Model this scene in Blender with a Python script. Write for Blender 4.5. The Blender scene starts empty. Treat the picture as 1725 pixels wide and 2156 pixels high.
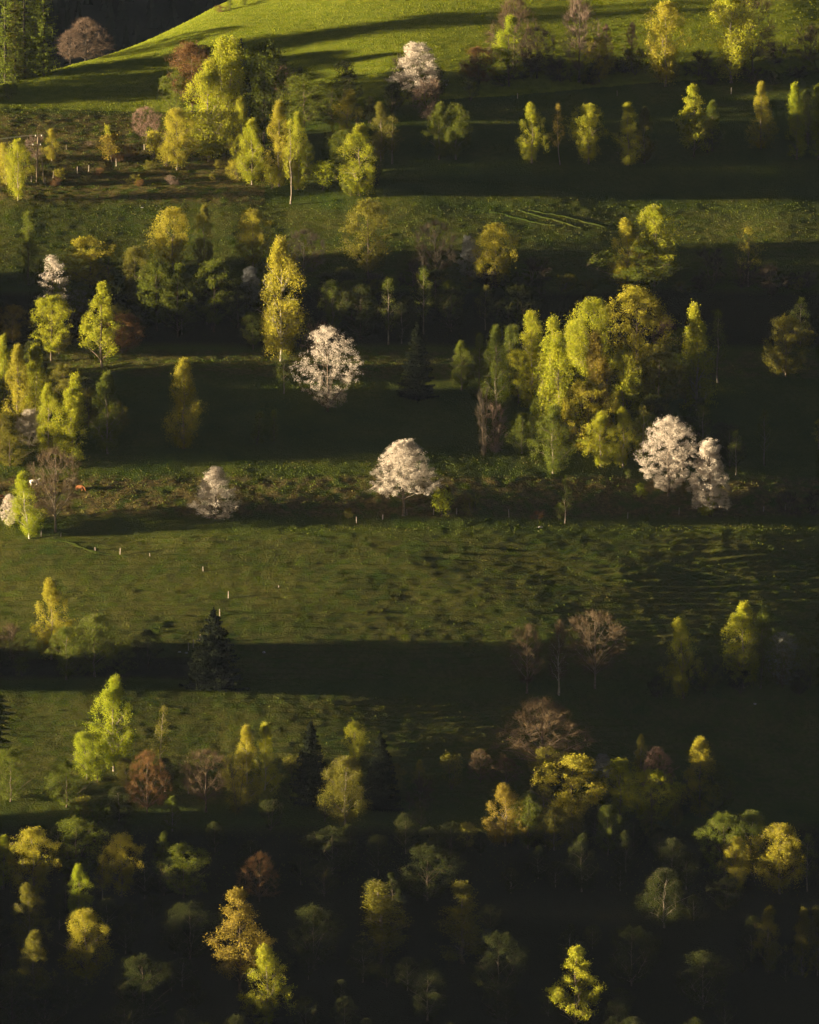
import bpy, math, random
import numpy as np
from mathutils import Vector, Matrix
R = math.radians
D = bpy.data
SC = bpy.context.scene
COL = SC.collection

# ------------------------------------------------------------------ camera, sky, sun, exposure
CAMY, PITCH, S0 = -1300.0, R(3.0), 10.0          # 10 photo px (of 1725) per metre at y = 0
CAMZ = -CAMY * math.tan(PITCH)
cd = D.cameras.new('camera'); cam = D.objects.new('camera', cd); COL.objects.link(cam)
cam.location = (0, CAMY, CAMZ); cam.rotation_euler = (math.pi/2 - PITCH, 0, 0)
cd.sensor_fit = 'HORIZONTAL'; cd.sensor_width = 36
FOC = 1300.0 / math.cos(PITCH)                   # slant distance to the middle of the slope
cd.lens = 36 * FOC / 172.5
cd.clip_start = 1; cd.clip_end = 20000
SC.camera = cam

SUN_EL, SUN_AZ = R(2.7), R(184.5)                # direction TO the sun, angle from +x
L = Vector((math.cos(SUN_EL)*math.cos(SUN_AZ), math.cos(SUN_EL)*math.sin(SUN_AZ), math.sin(SUN_EL)))
sd = D.lights.new('sun', 'SUN'); sun = D.objects.new('sun', sd); COL.objects.link(sun)
sd.energy = 5.0; sd.angle = R(0.5); sd.color = (1.0, 0.80, 0.50)
sun.rotation_euler = L.to_track_quat('Z', 'Y').to_euler()
w = D.worlds.new('World'); SC.world = w; w.use_nodes = True
wn = w.node_tree; bg = wn.nodes['Background']
sky = wn.nodes.new('ShaderNodeTexSky'); sky.sky_type = 'NISHITA'; sky.sun_disc = False
sky.sun_elevation = SUN_EL; sky.sun_rotation = R(90) - SUN_AZ
wn.links.new(sky.outputs[0], bg.inputs[0]); bg.inputs[1].default_value = 0.015
SC.view_settings.view_transform = 'Standard'; SC.view_settings.look = 'None'
SC.view_settings.gamma = 1; SC.view_settings.exposure = 2.95; SC.view_settings.use_curve_mapping = False

# ------------------------------------------------------------------ small helpers
def vnoise(x, y, seed=0):
    x = np.asarray(x, float); y = np.asarray(y, float)
    xi = np.floor(x).astype(np.int64); yi = np.floor(y).astype(np.int64)
    fx = x-xi; fy = y-yi; fx = fx*fx*(3-2*fx); fy = fy*fy*(3-2*fy)
    def h(a, b):
        n = (a*374761393 + b*668265263 + seed*974634777) & 0xFFFFFFFF
        n = ((n ^ (n >> 13)) * 1274126177) & 0xFFFFFFFF
        return ((n ^ (n >> 16)) & 0xFFFF)/65535.0
    return (h(xi, yi)*(1-fx)+h(xi+1, yi)*fx)*(1-fy)+(h(xi, yi+1)*(1-fx)+h(xi+1, yi+1)*fx)*fy
def fbm(x, y, seed=0, o=3):
    s = 0; a = .5; t = 0
    for k in range(o):
        s = s+a*(vnoise(x*2**k+17*k, y*2**k-9*k, seed+k)-.5)*2; t += a; a *= .5
    return s/t
def smooth1(a, sig, axis):
    r = int(sig*3)+1; k = np.exp(-.5*(np.arange(-r, r+1)/sig)**2); k /= k.sum()
    return np.apply_along_axis(lambda m: np.convolve(np.pad(m, r, mode='edge'), k, 'valid'), axis, a)
def smooth_interp(x, xs, ys):                     # Catmull-Rom through control values, held flat outside
    xs = np.asarray(xs, float); ys = np.asarray(ys, float)
    m = np.gradient(ys, xs)
    x = np.clip(x, xs[0], xs[-1]); i = np.clip(np.searchsorted(xs, x, side='right')-1, 0, len(xs)-2)
    h = xs[i+1]-xs[i]; t = (x-xs[i])/h
    return (2*t**3-3*t**2+1)*ys[i]+(t**3-2*t**2+t)*h*m[i]+(-2*t**3+3*t**2)*ys[i+1]+(t**3-t**2)*h*m[i+1]
def mesh_from(name, V, F, mats, midx=None, smooth=False):
    me = D.meshes.new(name)
    V = np.asarray(V, np.float32); F = np.asarray(F, np.int32); n = F.shape[1]
    me.vertices.add(len(V)); me.vertices.foreach_set('co', V.ravel())
    me.loops.add(F.size); me.loops.foreach_set('vertex_index', F.ravel())
    me.polygons.add(len(F)); me.polygons.foreach_set('loop_start', np.arange(len(F), dtype=np.int32)*n)
    for m in (mats if isinstance(mats, (list, tuple)) else [mats]): me.materials.append(m)
    if midx is not None: me.polygons.foreach_set('material_index', np.asarray(midx, np.int32))
    me.polygons.foreach_set('use_smooth', np.full(len(F), smooth))
    me.update(calc_edges=True); return me
def obj(name, me, parent=None, loc=(0, 0, 0)):
    o = D.objects.new(name, me); COL.objects.link(o); o.location = loc
    if parent: o.parent = parent
    return o
def tag(o, label=None, cat=None, group=None, kind=None):
    if label: o['label'] = label
    if cat: o['category'] = cat
    if group: o['group'] = group
    if kind: o['kind'] = kind
    return o

# ------------------------------------------------------------------ materials
def node_mat(name):
    m = D.materials.new(name); m.use_nodes = True; nt = m.node_tree; nt.nodes.clear()
    return m, nt, nt.nodes.new('ShaderNodeOutputMaterial')
def leaf_mat(name, c1, c2, trans=.35, nscale=.55):
    m, nt, out = node_mat(name); N = nt.nodes.new; K = nt.links.new
    geo = N('ShaderNodeNewGeometry'); tc = N('ShaderNodeTexCoord'); no = N('ShaderNodeTexNoise')
    no.inputs['Scale'].default_value = nscale; K(tc.outputs['Object'], no.inputs['Vector'])
    oi = N('ShaderNodeObjectInfo')
    a = N('ShaderNodeMath'); a.operation = 'MULTIPLY_ADD'; K(no.outputs['Fac'], a.inputs[0]); a.inputs[1].default_value = 1.6; a.inputs[2].default_value = -.6
    b = N('ShaderNodeMath'); b.operation = 'MULTIPLY_ADD'; K(geo.outputs['Random Per Island'], b.inputs[0]); b.inputs[1].default_value = .5; K(a.outputs[0], b.inputs[2])
    c = N('ShaderNodeMath'); c.operation = 'MULTIPLY_ADD'; K(oi.outputs['Random'], c.inputs[0]); c.inputs[1].default_value = .3; K(b.outputs[0], c.inputs[2]); c.use_clamp = True
    mx = N('ShaderNodeMix'); mx.data_type = 'RGBA'; K(c.outputs[0], mx.inputs[0])
    mx.inputs[6].default_value = (*c1, 1); mx.inputs[7].default_value = (*c2, 1)
    df = N('ShaderNodeBsdfDiffuse'); tr = N('ShaderNodeBsdfTranslucent'); ms = N('ShaderNodeMixShader'); ms.inputs[0].default_value = trans
    K(mx.outputs[2], df.inputs[0]); K(mx.outputs[2], tr.inputs[0]); K(df.outputs[0], ms.inputs[1]); K(tr.outputs[0], ms.inputs[2]); K(ms.outputs[0], out.inputs[0])
    return m
def noise_mat(name, c1, c2, scale=2.0, rough=.9, stretch=(1, 1, 1), lo=.35, hi=.65, bump=0):
    m, nt, out = node_mat(name); N = nt.nodes.new; K = nt.links.new
    tc = N('ShaderNodeTexCoord'); mp = N('ShaderNodeMapping'); mp.inputs['Scale'].default_value = stretch; K(tc.outputs['Object'], mp.inputs[0])
    no = N('ShaderNodeTexNoise'); no.inputs['Scale'].default_value = scale; no.inputs['Detail'].default_value = 4; K(mp.outputs[0], no.inputs['Vector'])
    mr = N('ShaderNodeMapRange'); mr.inputs[1].default_value = lo; mr.inputs[2].default_value = hi; K(no.outputs['Fac'], mr.inputs[0])
    mx = N('ShaderNodeMix'); mx.data_type = 'RGBA'; K(mr.outputs[0], mx.inputs[0]); mx.inputs[6].default_value = (*c1, 1); mx.inputs[7].default_value = (*c2, 1)
    p = N('ShaderNodeBsdfPrincipled'); p.inputs['Roughness'].default_value = rough; p.inputs['Specular IOR Level'].default_value = .15
    K(mx.outputs[2], p.inputs['Base Color']); K(p.outputs[0], out.inputs[0])
    if bump:
        bp = N('ShaderNodeBump'); bp.inputs['Strength'].default_value = bump; bp.inputs['Distance'].default_value = .1
        K(no.outputs['Fac'], bp.inputs['Height']); K(bp.outputs[0], p.inputs['Normal'])
    return m
LEAF = {
 'yg':     leaf_mat('leaf_yellow_green', (.165, .205, .012), (.315, .305, .026)),
 'gold':   leaf_mat('leaf_gold', (.20, .20, .018), (.325, .28, .032)),
 'fresh':  leaf_mat('leaf_fresh_green', (.16, .215, .012), (.28, .30, .020)),
 'green':  leaf_mat('leaf_green', (.06, .085, .012), (.11, .125, .016)),  # mid green, also darkens some birches that should read as shaded
 'olive':  leaf_mat('leaf_olive', (.09, .09, .014), (.15, .14, .02)),
 'orange': leaf_mat('leaf_orange', (.165, .135, .022), (.25, .19, .032)),
 'rust':   leaf_mat('leaf_rust', (.10, .058, .025), (.16, .09, .035)),
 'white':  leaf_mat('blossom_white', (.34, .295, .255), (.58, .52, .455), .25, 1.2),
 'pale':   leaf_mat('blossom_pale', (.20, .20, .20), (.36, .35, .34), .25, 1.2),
 'dusk':   leaf_mat('blossom_in_shade', (.12, .125, .13), (.26, .265, .27), .2, 1.2),  # white blossom darkened in colour to read as shaded
 'dark':   leaf_mat('needle_dark', (.008, .011, .006), (.015, .019, .009), .1),
 'larch':  leaf_mat('larch_needles', (.05, .07, .012), (.13, .16, .02), .3),
 'brown':  leaf_mat('twig_brown', (.06, .044, .027), (.105, .075, .042), .05),
 'grey':   leaf_mat('twig_grey', (.10, .075, .06), (.17, .12, .09), .05),
 'pink':   leaf_mat('twig_pinkish', (.15, .10, .08), (.22, .14, .11), .05),
 'darktwig': leaf_mat('twig_dark', (.03, .026, .02), (.06, .048, .034), .05),
}
BARK = {
 'white': noise_mat('bark_white', (.08, .07, .06), (.34, .30, .25), 1.6, .8, (1, 1, 2.5), .3, .45),
 'brown': noise_mat('bark_brown', (.05, .04, .03), (.14, .10, .07), 3, .9),
 'pale':  noise_mat('bark_pale', (.10, .08, .06), (.23, .185, .145), 3, .9),
 'dark':  noise_mat('bark_dark', (.02, .017, .013), (.05, .04, .03), 3, .9),
}
WOODM = noise_mat('weathered_wood', (.19, .155, .12), (.36, .30, .24), 6, .85)
# ------------------------------------------------------------------ the hillside
# Rows are the breaks of the slope (photo height at five stations across it); tilt = steepness of the ground above each.
STA = [-120, 0, 430, 860, 1290, 1725, 1850]
ROWS = [  # heights at the five stations,            tilt of the ground above (deg)
 ([2500, 2500, 2500, 2500, 2500], 31),
 ([1745, 1706, 1696, 1744, 1796], 24),
 ([1572, 1556, 1592, 1652, 1708], 25),
 ([1446, 1434, 1450, 1492, 1544], 36),
 ([1374, 1370, 1410, 1438, 1486], 27),
 ([1252, 1238, 1240, 1272, 1318], 27),
 ([1146, 1133, 1120, 1118, 1121], 6),
 ([1136, 1124, 1111, 1109, 1111], 42),
 ([1104, 1094, 1086, 1082, 1080], 30),
 ([1012, 1004, 1000, 1006, 1016], 23),
 ([880, 874, 888, 918, 950], 23),
 ([795, 779, 768, 768, 790], 9),
 ([775, 755, 751, 752, 776], 37),
 ([592, 586, 596, 603, 606], 25),
 ([474, 454, 430, 432, 440], 24),
 ([420, 398, 388, 403, 416], 14),
 ([396, 372, 378, 399, 412], 29),
 ([330, 312, 312, 346, 374], 22),
 ([218, 222, 204, 168, 134], 0)]
PXW = np.concatenate([-np.geomspace(60, 26000, 34)[::-1], np.arange(-40, 1765, 4.2), 1725+np.geomspace(60, 26000, 34)])
def th_of(v): return -PITCH - math.atan((v-1078.0)/10.0/FOC)     # elevation angle of the sight line at photo height v
pxc = np.clip(PXW, -110, 1840)
rv = []
for vals, t in ROWS:
    e = [vals[0]+(vals[0]-vals[1])*.2]+vals+[vals[-1]+(vals[-1]-vals[-2])*.2]
    rv.append(smooth_interp(pxc, STA, e)+2.6*fbm(pxc/330, pxc*0+len(rv)*.37, 66, 2))
nR = len(ROWS); nP = len(PXW)
RY = np.zeros((nR, nP)); RZ = np.zeros((nR, nP)); A = 6
ray_tan = [np.tan(-PITCH-np.arctan((v-1078)/10/FOC)) for v in rv]
RY[A] = 0; RZ[A] = CAMZ+ray_tan[A]*(0-CAMY)
for k in range(A+1, nR):
    t = math.tan(R(ROWS[k-1][1]))
    RY[k] = (CAMZ-RZ[k-1]+t*RY[k-1]-ray_tan[k]*CAMY)/(t-ray_tan[k]); RZ[k] = RZ[k-1]+t*(RY[k]-RY[k-1])
for k in range(A-1, -1, -1):
    t = math.tan(R(ROWS[k][1]))
    RY[k] = (CAMZ-RZ[k+1]+t*RY[k+1]-ray_tan[k]*CAMY)/(t-ray_tan[k]); RZ[k] = RZ[k+1]+t*(RY[k]-RY[k+1])
# the hillside bulges towards the viewer: surface slope along x at the left and right of each row
BUL = [(.0, -.07), (.0, -.055), (-.01, -.12), (-.035, -.125), (.0, -.10), (.025, -.075), (.015, -.06), (.015, -.06), (.01, -.06), (.01, -.07), (-.02, -.11), (.0, -.09), (.0, -.08),
       (.01, -.04), (.02, -.04), (.02, -.095), (.02, -.095), (.03, -.085), (.03, .02)]
xx = (pxc-862.5)/10
for k in range(nR):
    a, b = BUL[k]; m, c = (a+b)/2, (b-a)/172.5
    gk = -2*(m*xx+c*xx*xx/2); RY[k] += gk; RZ[k] = CAMZ+ray_tan[k]*(RY[k]-CAMY)
YB = float(RY[0].max()); YT = float(RY[-1].max())
YW = np.concatenate([[-4000, -2500, -1800, -1400, -1000, -760, -620, -520, -440, -390, -350], np.arange(-320, YT+95, .5), YT+np.array([100, 115, 140, 180, 240, 330, 450, 700, 1100, 1600, 2100])])
crest = smooth_interp(pxc, [-110, 0, 150, 300, 460, 560, 860, 1290, 1725, 1840], [196, 178, 143, 96, 22, -14, -150, -290, -400, -420])
ctan = np.tan(-PITCH-np.arctan((crest-1078)/10/FOC))
ZG = np.zeros((nP, len(YW)))
for i in range(nP):
    y = YW; z = np.interp(y, RY[:, i], RZ[:, i])
    below = y < RY[0, i]
    z = np.where(below, np.maximum(-205+0*y, RZ[0, i]+.6*(y-RY[0, i])), z)
    y0, z0 = RY[-1, i], RZ[-1, i]
    dw = (rv[-1][i]-crest[i])/10.0*(y0+1300)/1300; Dc = max(dw/math.tan(R(12.5)), 12.0)
    zc = CAMZ+ctan[i]*(y0+Dc-CAMY); H = zc-z0+.05*Dc
    u = (y-y0)/Dc
    zt = z0+H*(1-(1-u)**2)-.05*Dc*u**2
    zt = np.where(u > 1.6, z0+H*(1-.36)-.05*Dc*2.56-.5*(y-(y0+1.6*Dc)), zt)
    z = np.where(y > y0, np.maximum(zt, -205), z)
    ZG[i] = z
dense = (YW >= -320) & (YW <= YT+94.9)
ii = np.where(dense)[0]
ZG[:, ii] = smooth1(ZG[:, ii], 2.6, 1)
jj = np.where((PXW > -45) & (PXW < 1770))[0]
ZG[jj[0]:jj[-1]+1] = smooth1(ZG[jj[0]:jj[-1]+1], 5, 0)
def WID(y): return (np.maximum(y, -320)+1300)/13000*1.0
XG = (PXW[:, None]-862.5)*WID(YW)[None, :]; YG = np.repeat(YW[None, :], nP, 0)
def base_z(x, y):
    x = np.asarray(x, float); y = np.asarray(y, float)
    p = 862.5+x/WID(y)
    i = np.clip(np.searchsorted(PXW, p)-1, 0, nP-2); j = np.clip(np.searchsorted(YW, y)-1, 0, len(YW)-2)
    a = np.clip((p-PXW[i])/(PXW[i+1]-PXW[i]), 0, 1); b = np.clip((y-YW[j])/(YW[j+1]-YW[j]), 0, 1)
    return (ZG[i, j]*(1-a)+ZG[i+1, j]*a)*(1-b)+(ZG[i, j+1]*(1-a)+ZG[i+1, j+1]*a)*b
def ray_dir(px, v):
    d = Vector(((px-862.5)/10/FOC, -(v-1078)/10/FOC, -1)); d.rotate(cam.rotation_euler); return d.normalized()
def ground(px, v, ymin=-330):
    d = ray_dir(px, v); ys = np.arange(ymin, YT+140, .4); k = (ys-CAMY)/d.y
    xs = d.x*k; zs = CAMZ+d.z*k
    g = base_z(xs, ys)-zs
    idx = np.where(g > 0)[0]
    if len(idx) == 0: idx = [int(np.argmax(g))]
    j = idx[0]; return Vector((xs[j], ys[j], float(base_z(xs[j], ys[j]))))
def photo_v(x, y, z):                               # photo height and column of world points (for masks on the ground)
    c, s = math.cos(PITCH), math.sin(PITCH); dy = y-CAMY; dz = z-CAMZ
    f = dy*c-dz*s; u = dz*c+dy*s
    return 862.5+x/f*FOC*10, 1078-u/f*FOC*10
PV = photo_v(XG, YG, ZG)[1]
# relief: undulation, cattle terraces, tussocks
fade = np.clip((np.minimum(PXW+45, 1770-PXW))/20, 0, 1)[:, None]*dense[None, :]
z = .65*fbm(XG/30, YG/22, 3, 2)*fade
def band(v, a, b, s): return np.clip((v-a)/s, 0, 1)*np.clip((b-v)/s, 0, 1)
ter = .3*(PV < 200)+band(PV, 1120, 1440, 15)+.8*band(PV, 1450, 1690, 15)+.25*band(PV, 440, 600, 20)+.3*band(PV, 1000, 1090, 10)
sp = 1.9
ph = (ZG*1.55+YG*.2+2.2*fbm(XG/30, YG/6, 11, 3))/sp
tz = (ph-np.floor(ph)); step = np.where(tz < .72, tz/.72*.25, .25+(tz-.72)/.28*.75)-tz
z += np.clip(ter, 0, 1)*step*1.05*(.5+.9*vnoise(XG/22, YG/9, 21))*fade
rough = .55+.45*np.clip(band(PV, 1000, 1095, 8)+.8*band(PV, 230, 440, 20)*(PXW[:, None] < 520)+.6*band(PV, 735, 800, 8), 0, 1)-.3*np.clip((230-PV)/30, 0, 1)-.15*band(PV, 250, 430, 10)*(PXW[:, None] > 800)
tus = fbm(XG/2.4, YG/1.0, 31, 2)
z += (.10*np.maximum(tus, -.3)+.20*fbm(XG/2.2, YG/.85, 57, 2))*rough*fade+.13*rough*fbm(XG/6, YG/4, 41, 2)*fade
TRACKS = [[(1011, 448), (1045, 448), (1078, 456), (1112, 465), (1141, 470), (1175, 474)], [(1090, 442), (1117, 450), (1157, 461), (1191, 469), (1232, 481)],
          [(1108, 443), (1146, 449), (1180, 454), (1225, 465), (1281, 478)], [(1259, 469), (1299, 475)], [(505, 1376), (640, 1392), (760, 1410), (880, 1421), (1060, 1427)],
          [(120, 1140), (205, 1165), (270, 1172)], [(1500, 1463), (1600, 1474), (1650, 1481)]]
ZF = ZG+z
idx = np.arange(nP*len(YW)).reshape(nP, len(YW))
F = np.stack([idx[:-1, :-1], idx[1:, :-1], idx[1:, 1:], idx[:-1, 1:]], -1).reshape(-1, 4)
V = np.stack([XG, YG, ZF], -1).reshape(-1, 3)
def ground_mat():
    m, nt, out = node_mat('hillside_grass'); N = nt.nodes.new; K = nt.links.new
    tc = N('ShaderNodeTexCoord')
    def noise(s, st=(1, 1, 1), det=4):
        mp = N('ShaderNodeMapping'); mp.inputs['Scale'].default_value = st; K(tc.outputs['Object'], mp.inputs[0])
        n = N('ShaderNodeTexNoise'); n.inputs['Scale'].default_value = s; n.inputs['Detail'].default_value = det; K(mp.outputs[0], n.inputs['Vector']); return n
    def rng(n, a, b, c=0, d=1):
        r = N('ShaderNodeMapRange'); K(n, r.inputs[0]); r.inputs[1].default_value = a; r.inputs[2].default_value = b; r.inputs[3].default_value = c; r.inputs[4].default_value = d; return r.outputs[0]
    def mix(f, a, b, typ='MIX'):
        x = N('ShaderNodeMix'); x.data_type = 'RGBA'; x.blend_type = typ; K(f, x.inputs[0]) if not isinstance(f, float) else setattr(x.inputs[0], 'default_value', f)
        for s, c in ((6, a), (7, b)):
            if isinstance(c, tuple): x.inputs[s].default_value = (*c, 1)
            else: K(c, x.inputs[s])
        return x.outputs[2]
    base = mix(rng(noise(.09).outputs['Fac'], .35, .65), (.036, .060, .010), (.076, .084, .016))
    base = mix(rng(noise(.9).outputs['Fac'], .42, .68), base, (.050, .068, .010))
    at = N('ShaderNodeAttribute'); at.attribute_name = 'cover'; sx = N('ShaderNodeSeparateColor'); K(at.outputs['Color'], sx.inputs[0])
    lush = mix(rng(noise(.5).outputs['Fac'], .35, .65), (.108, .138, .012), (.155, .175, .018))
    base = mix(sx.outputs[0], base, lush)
    dry = mix(rng(noise(1.1).outputs['Fac'], .4, .62), (.065, .055, .020), (.12, .09, .034))
    mm = N('ShaderNodeMath'); mm.operation = 'MULTIPLY'; K(sx.outputs[1], mm.inputs[0]); K(rng(noise(.35).outputs['Fac'], .38, .55), mm.inputs[1])
    base = mix(mm.outputs[0], base, dry)
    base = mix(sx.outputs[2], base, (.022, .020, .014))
    p = N('ShaderNodeBsdfDiffuse'); p.inputs['Roughness'].default_value = .6; K(base, p.inputs[0])
    bp = N('ShaderNodeBump'); bp.inputs['Strength'].default_value = .8; bp.inputs['Distance'].default_value = .55
    K(noise(2.6, (1, 1.6, 1), 5).outputs['Fac'], bp.inputs['Height']); K(bp.outputs[0], p.inputs['Normal']); K(p.outputs[0], out.inputs[0]); return m
GM = ground_mat()
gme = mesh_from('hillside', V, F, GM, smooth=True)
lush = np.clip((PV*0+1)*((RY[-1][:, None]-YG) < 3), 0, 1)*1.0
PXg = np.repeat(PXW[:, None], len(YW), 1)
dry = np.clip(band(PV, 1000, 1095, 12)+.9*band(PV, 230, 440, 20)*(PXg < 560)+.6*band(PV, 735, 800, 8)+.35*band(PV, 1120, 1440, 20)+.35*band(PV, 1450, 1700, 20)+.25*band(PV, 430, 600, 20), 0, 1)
dark_bands = np.clip(band(PV, 605, 735, 15)+np.clip((PV-1730)/30, 0, 1)+band(PV, 1380, 1430, 12)*(PXg < 480), 0, 1)*.9  # bands where the ground colour is darker
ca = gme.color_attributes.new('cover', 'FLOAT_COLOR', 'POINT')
ca.data.foreach_set('color', np.stack([lush, dry*(1-lush), dark_bands*(1-lush), np.ones_like(lush)], -1).astype(np.float32).ravel())
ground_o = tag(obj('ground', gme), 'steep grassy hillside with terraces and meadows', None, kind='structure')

# upright grass blades that catch the low light
def scatter_px(n, seed, v0=0, v1=1800):
    r = np.random.default_rng(seed); p = r.uniform(-20, 1745, n)
    y = r.uniform(RY[1].min()-15, YT+75, n); x = (p-862.5)*WID(y); return x, y, r
def fine_z(x, y):
    p = 862.5+x/WID(y)
    i = np.clip(np.searchsorted(PXW, p)-1, 0, nP-2); j = np.clip(np.searchsorted(YW, y)-1, 0, len(YW)-2)
    a = (p-PXW[i])/(PXW[i+1]-PXW[i]); b = (y-YW[j])/(YW[j+1]-YW[j])
    return (ZF[i, j]*(1-a)+ZF[i+1, j]*a)*(1-b)+(ZF[i, j+1]*(1-a)+ZF[i+1, j+1]*a)*b
def grass(n, seed, h, w):
    x, y, r = scatter_px(n, seed); z = fine_z(x, y); px, pv = photo_v(x, y, z)
    den = .35+.65*np.clip(fbm(x/3.2, y/2.2, 77, 2)*1.5+.5, 0, 1)
    yt = np.interp(px, PXW, RY[-1])
    den = np.where(y > yt, .8, den)*np.where((pv > 610) & (pv < 735), .3, 1)
    den = np.where((pv > 1118) & (pv < 1720), den*.3, np.where((pv > 240) & (pv < 430) & (px > 600), den*.3, den))
    k = r.random(n) < den; x, y, z, px, pv = x[k], y[k], z[k], px[k], pv[k]; yt = yt[k]; n = len(x)
    a = r.uniform(-1.2, 1.2, n)+math.pi/2; hh = h*r.uniform(.5, 1.4, n)*np.where((pv > 1000) & (pv < 1095), 1.5, 1)*np.where(y > yt, 1.2, 1); ww = w*r.uniform(.6, 1.4, n)
    ca_, sa = np.cos(a)*ww/2, np.sin(a)*ww/2
    lx = r.normal(0, .35, n)*hh; ly = r.normal(-.1, .3, n)*hh
    P = np.stack([np.stack([x-ca_, y-sa, z-.05], -1), np.stack([x+ca_, y+sa, z-.05], -1), np.stack([x+lx, y+ly, z+hh], -1)], 1).reshape(-1, 3)
    return P, np.arange(n*3).reshape(-1, 3), (x, y, pv, yt, r)
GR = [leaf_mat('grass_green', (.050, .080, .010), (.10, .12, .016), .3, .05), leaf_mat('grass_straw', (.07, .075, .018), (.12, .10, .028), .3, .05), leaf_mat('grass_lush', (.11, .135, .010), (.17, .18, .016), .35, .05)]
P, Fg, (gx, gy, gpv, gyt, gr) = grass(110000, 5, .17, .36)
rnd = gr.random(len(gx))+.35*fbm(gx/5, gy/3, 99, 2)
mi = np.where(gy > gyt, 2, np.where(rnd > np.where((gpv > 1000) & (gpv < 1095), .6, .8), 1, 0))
tag(obj('meadow_grass', mesh_from('meadow_grass', P, Fg, GR, mi)), 'short green and straw coloured grass tussocks over the hillside', 'grass', kind='stuff')

# wheel ruts and field edges: low turf ridges laid along the ground
TV, TF, o = [], [], 0
for ti, T in enumerate(TRACKS):
    P = [ground(*p) for p in T]; xs = np.array([p.x for p in P]); ys = np.array([p.y for p in P])
    q = np.linspace(0, len(P)-1, 14*(len(P)-1)+1); x = smooth_interp(q, range(len(P)), xs); y = smooth_interp(q, range(len(P)), ys)
    x += .25*fbm(q*2.3, q*0+ti, 9, 2); y += .25*fbm(q*2.1+9, q*0+ti, 10, 2)
    tx = np.gradient(x); ty = np.gradient(y); l = np.hypot(tx, ty); nx, ny = -ty/l, tx/l
    hh = .20*(.55+.6*vnoise(q*3.1, q*0+ti*3.7, 12))*np.clip(np.minimum(q, len(P)-1-q)*5, .05, 1)
    for k, (off, up) in enumerate(((-.5, -.12), (-.15, 1), (.12, .9), (.45, -.12))):
        X = x+nx*off; Y = y+ny*off; Z = fine_z(X, Y)+(hh*up if up > 0 else up); TV.append(np.stack([X, Y, Z], -1))
    n = len(q)
    for k in range(3):
        i = np.arange(n-1); TF.append(np.stack([o+k*n+i, o+k*n+i+1, o+(k+1)*n+i+1, o+(k+1)*n+i], -1))
    o += 4*n
tag(obj('path', mesh_from('path', np.concatenate(TV), np.concatenate(TF), GM)), 'wheel ruts and trodden turf edges across the meadows', None, kind='structure')
# ------------------------------------------------------------------ trees
def tube(pts, rad, n=4):
    pts = np.asarray(pts, float); k = len(pts); V = []
    for i in range(k):
        d = pts[min(i+1, k-1)]-pts[max(i-1, 0)]; d = d/(np.linalg.norm(d)+1e-9)
        a = np.cross(d, (0, 0, 1) if abs(d[2]) < .9 else (1, 0, 0)); a /= np.linalg.norm(a); b = np.cross(d, a)
        for j in range(n):
            q = 2*math.pi*j/n; V.append(pts[i]+rad[i]*(a*math.cos(q)+b*math.sin(q)))
    F = [(i*n+j, i*n+(j+1) % n, (i+1)*n+(j+1) % n, (i+1)*n+j) for i in range(k-1) for j in range(n)]
    return np.array(V), np.array(F)
def merge(parts):
    Vs, Fs, o = [], [], 0
    for v, f in parts: Vs.append(v); Fs.append(f+o); o += len(v)
    return np.concatenate(Vs), np.concatenate(Fs)
ENV = {
 'birch': lambda t: np.clip(.38+2.6*t, 0, 1)*np.clip(1.02-t, 0, 1)**.6*1.1,
 'cone':  lambda t: np.clip(1.05-t, 0, 1)**.75*np.clip(.45+t*5, 0, 1),
 'round': lambda t: np.sqrt(np.clip(1-(2*t-1)**2, 0, 1))**.8,
 'slim':  lambda t: np.clip(.4+2.2*t, 0, 1)*np.clip(1.02-t, 0, 1)**.5,
 'fan':   lambda t: np.clip(.25+1.6*t, 0, 1)*np.clip(1.02-t, 0, 1)**.38,
 'dome':  lambda t: np.clip(.75+.8*t, 0, 1)*np.clip(1.02-t, 0, 1)**.5,
 'tear':  lambda t: np.clip(.5+3*t, 0, 1)*np.clip(1.03-t, 0, 1)**.55,
 'pear':  lambda t: np.clip(.72+2.2*t, 0, 1)*np.clip(1.03-t, 0, 1)**.58,
 'bush':  lambda t: np.clip(.55+1.2*t, 0, 1)*np.clip(1.02-t, 0, 1)**.45}
def ribbons(p0, p1, wd, r):
    d = p1-p0; s = np.cross(d, r.normal(size=d.shape)); s /= (np.linalg.norm(s, axis=1, keepdims=True)+1e-9); s = s*wd[:, None]
    V = np.stack([p0-s, p0+s, p1+s*.35, p1-s*.35], 1).reshape(-1, 3); return V, np.arange(len(V)).reshape(-1, 4)
def leaves(c, size, r, hang=.0, asp=.62):
    n = len(c); a = r.normal(size=(n, 3)); a[:, 2] -= hang; a /= np.linalg.norm(a, axis=1, keepdims=True)
    b = np.cross(a, r.normal(size=(n, 3))); b /= np.linalg.norm(b, axis=1, keepdims=True)
    s = size*r.uniform(.6, 1.35, n)[:, None]/2; a = a*s; b = b*s*asp
    V = np.stack([c-a, c-b*1.0, c+a, c+b], 1).reshape(-1, 3); return V, np.arange(n*4).reshape(-1, 4)
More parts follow.
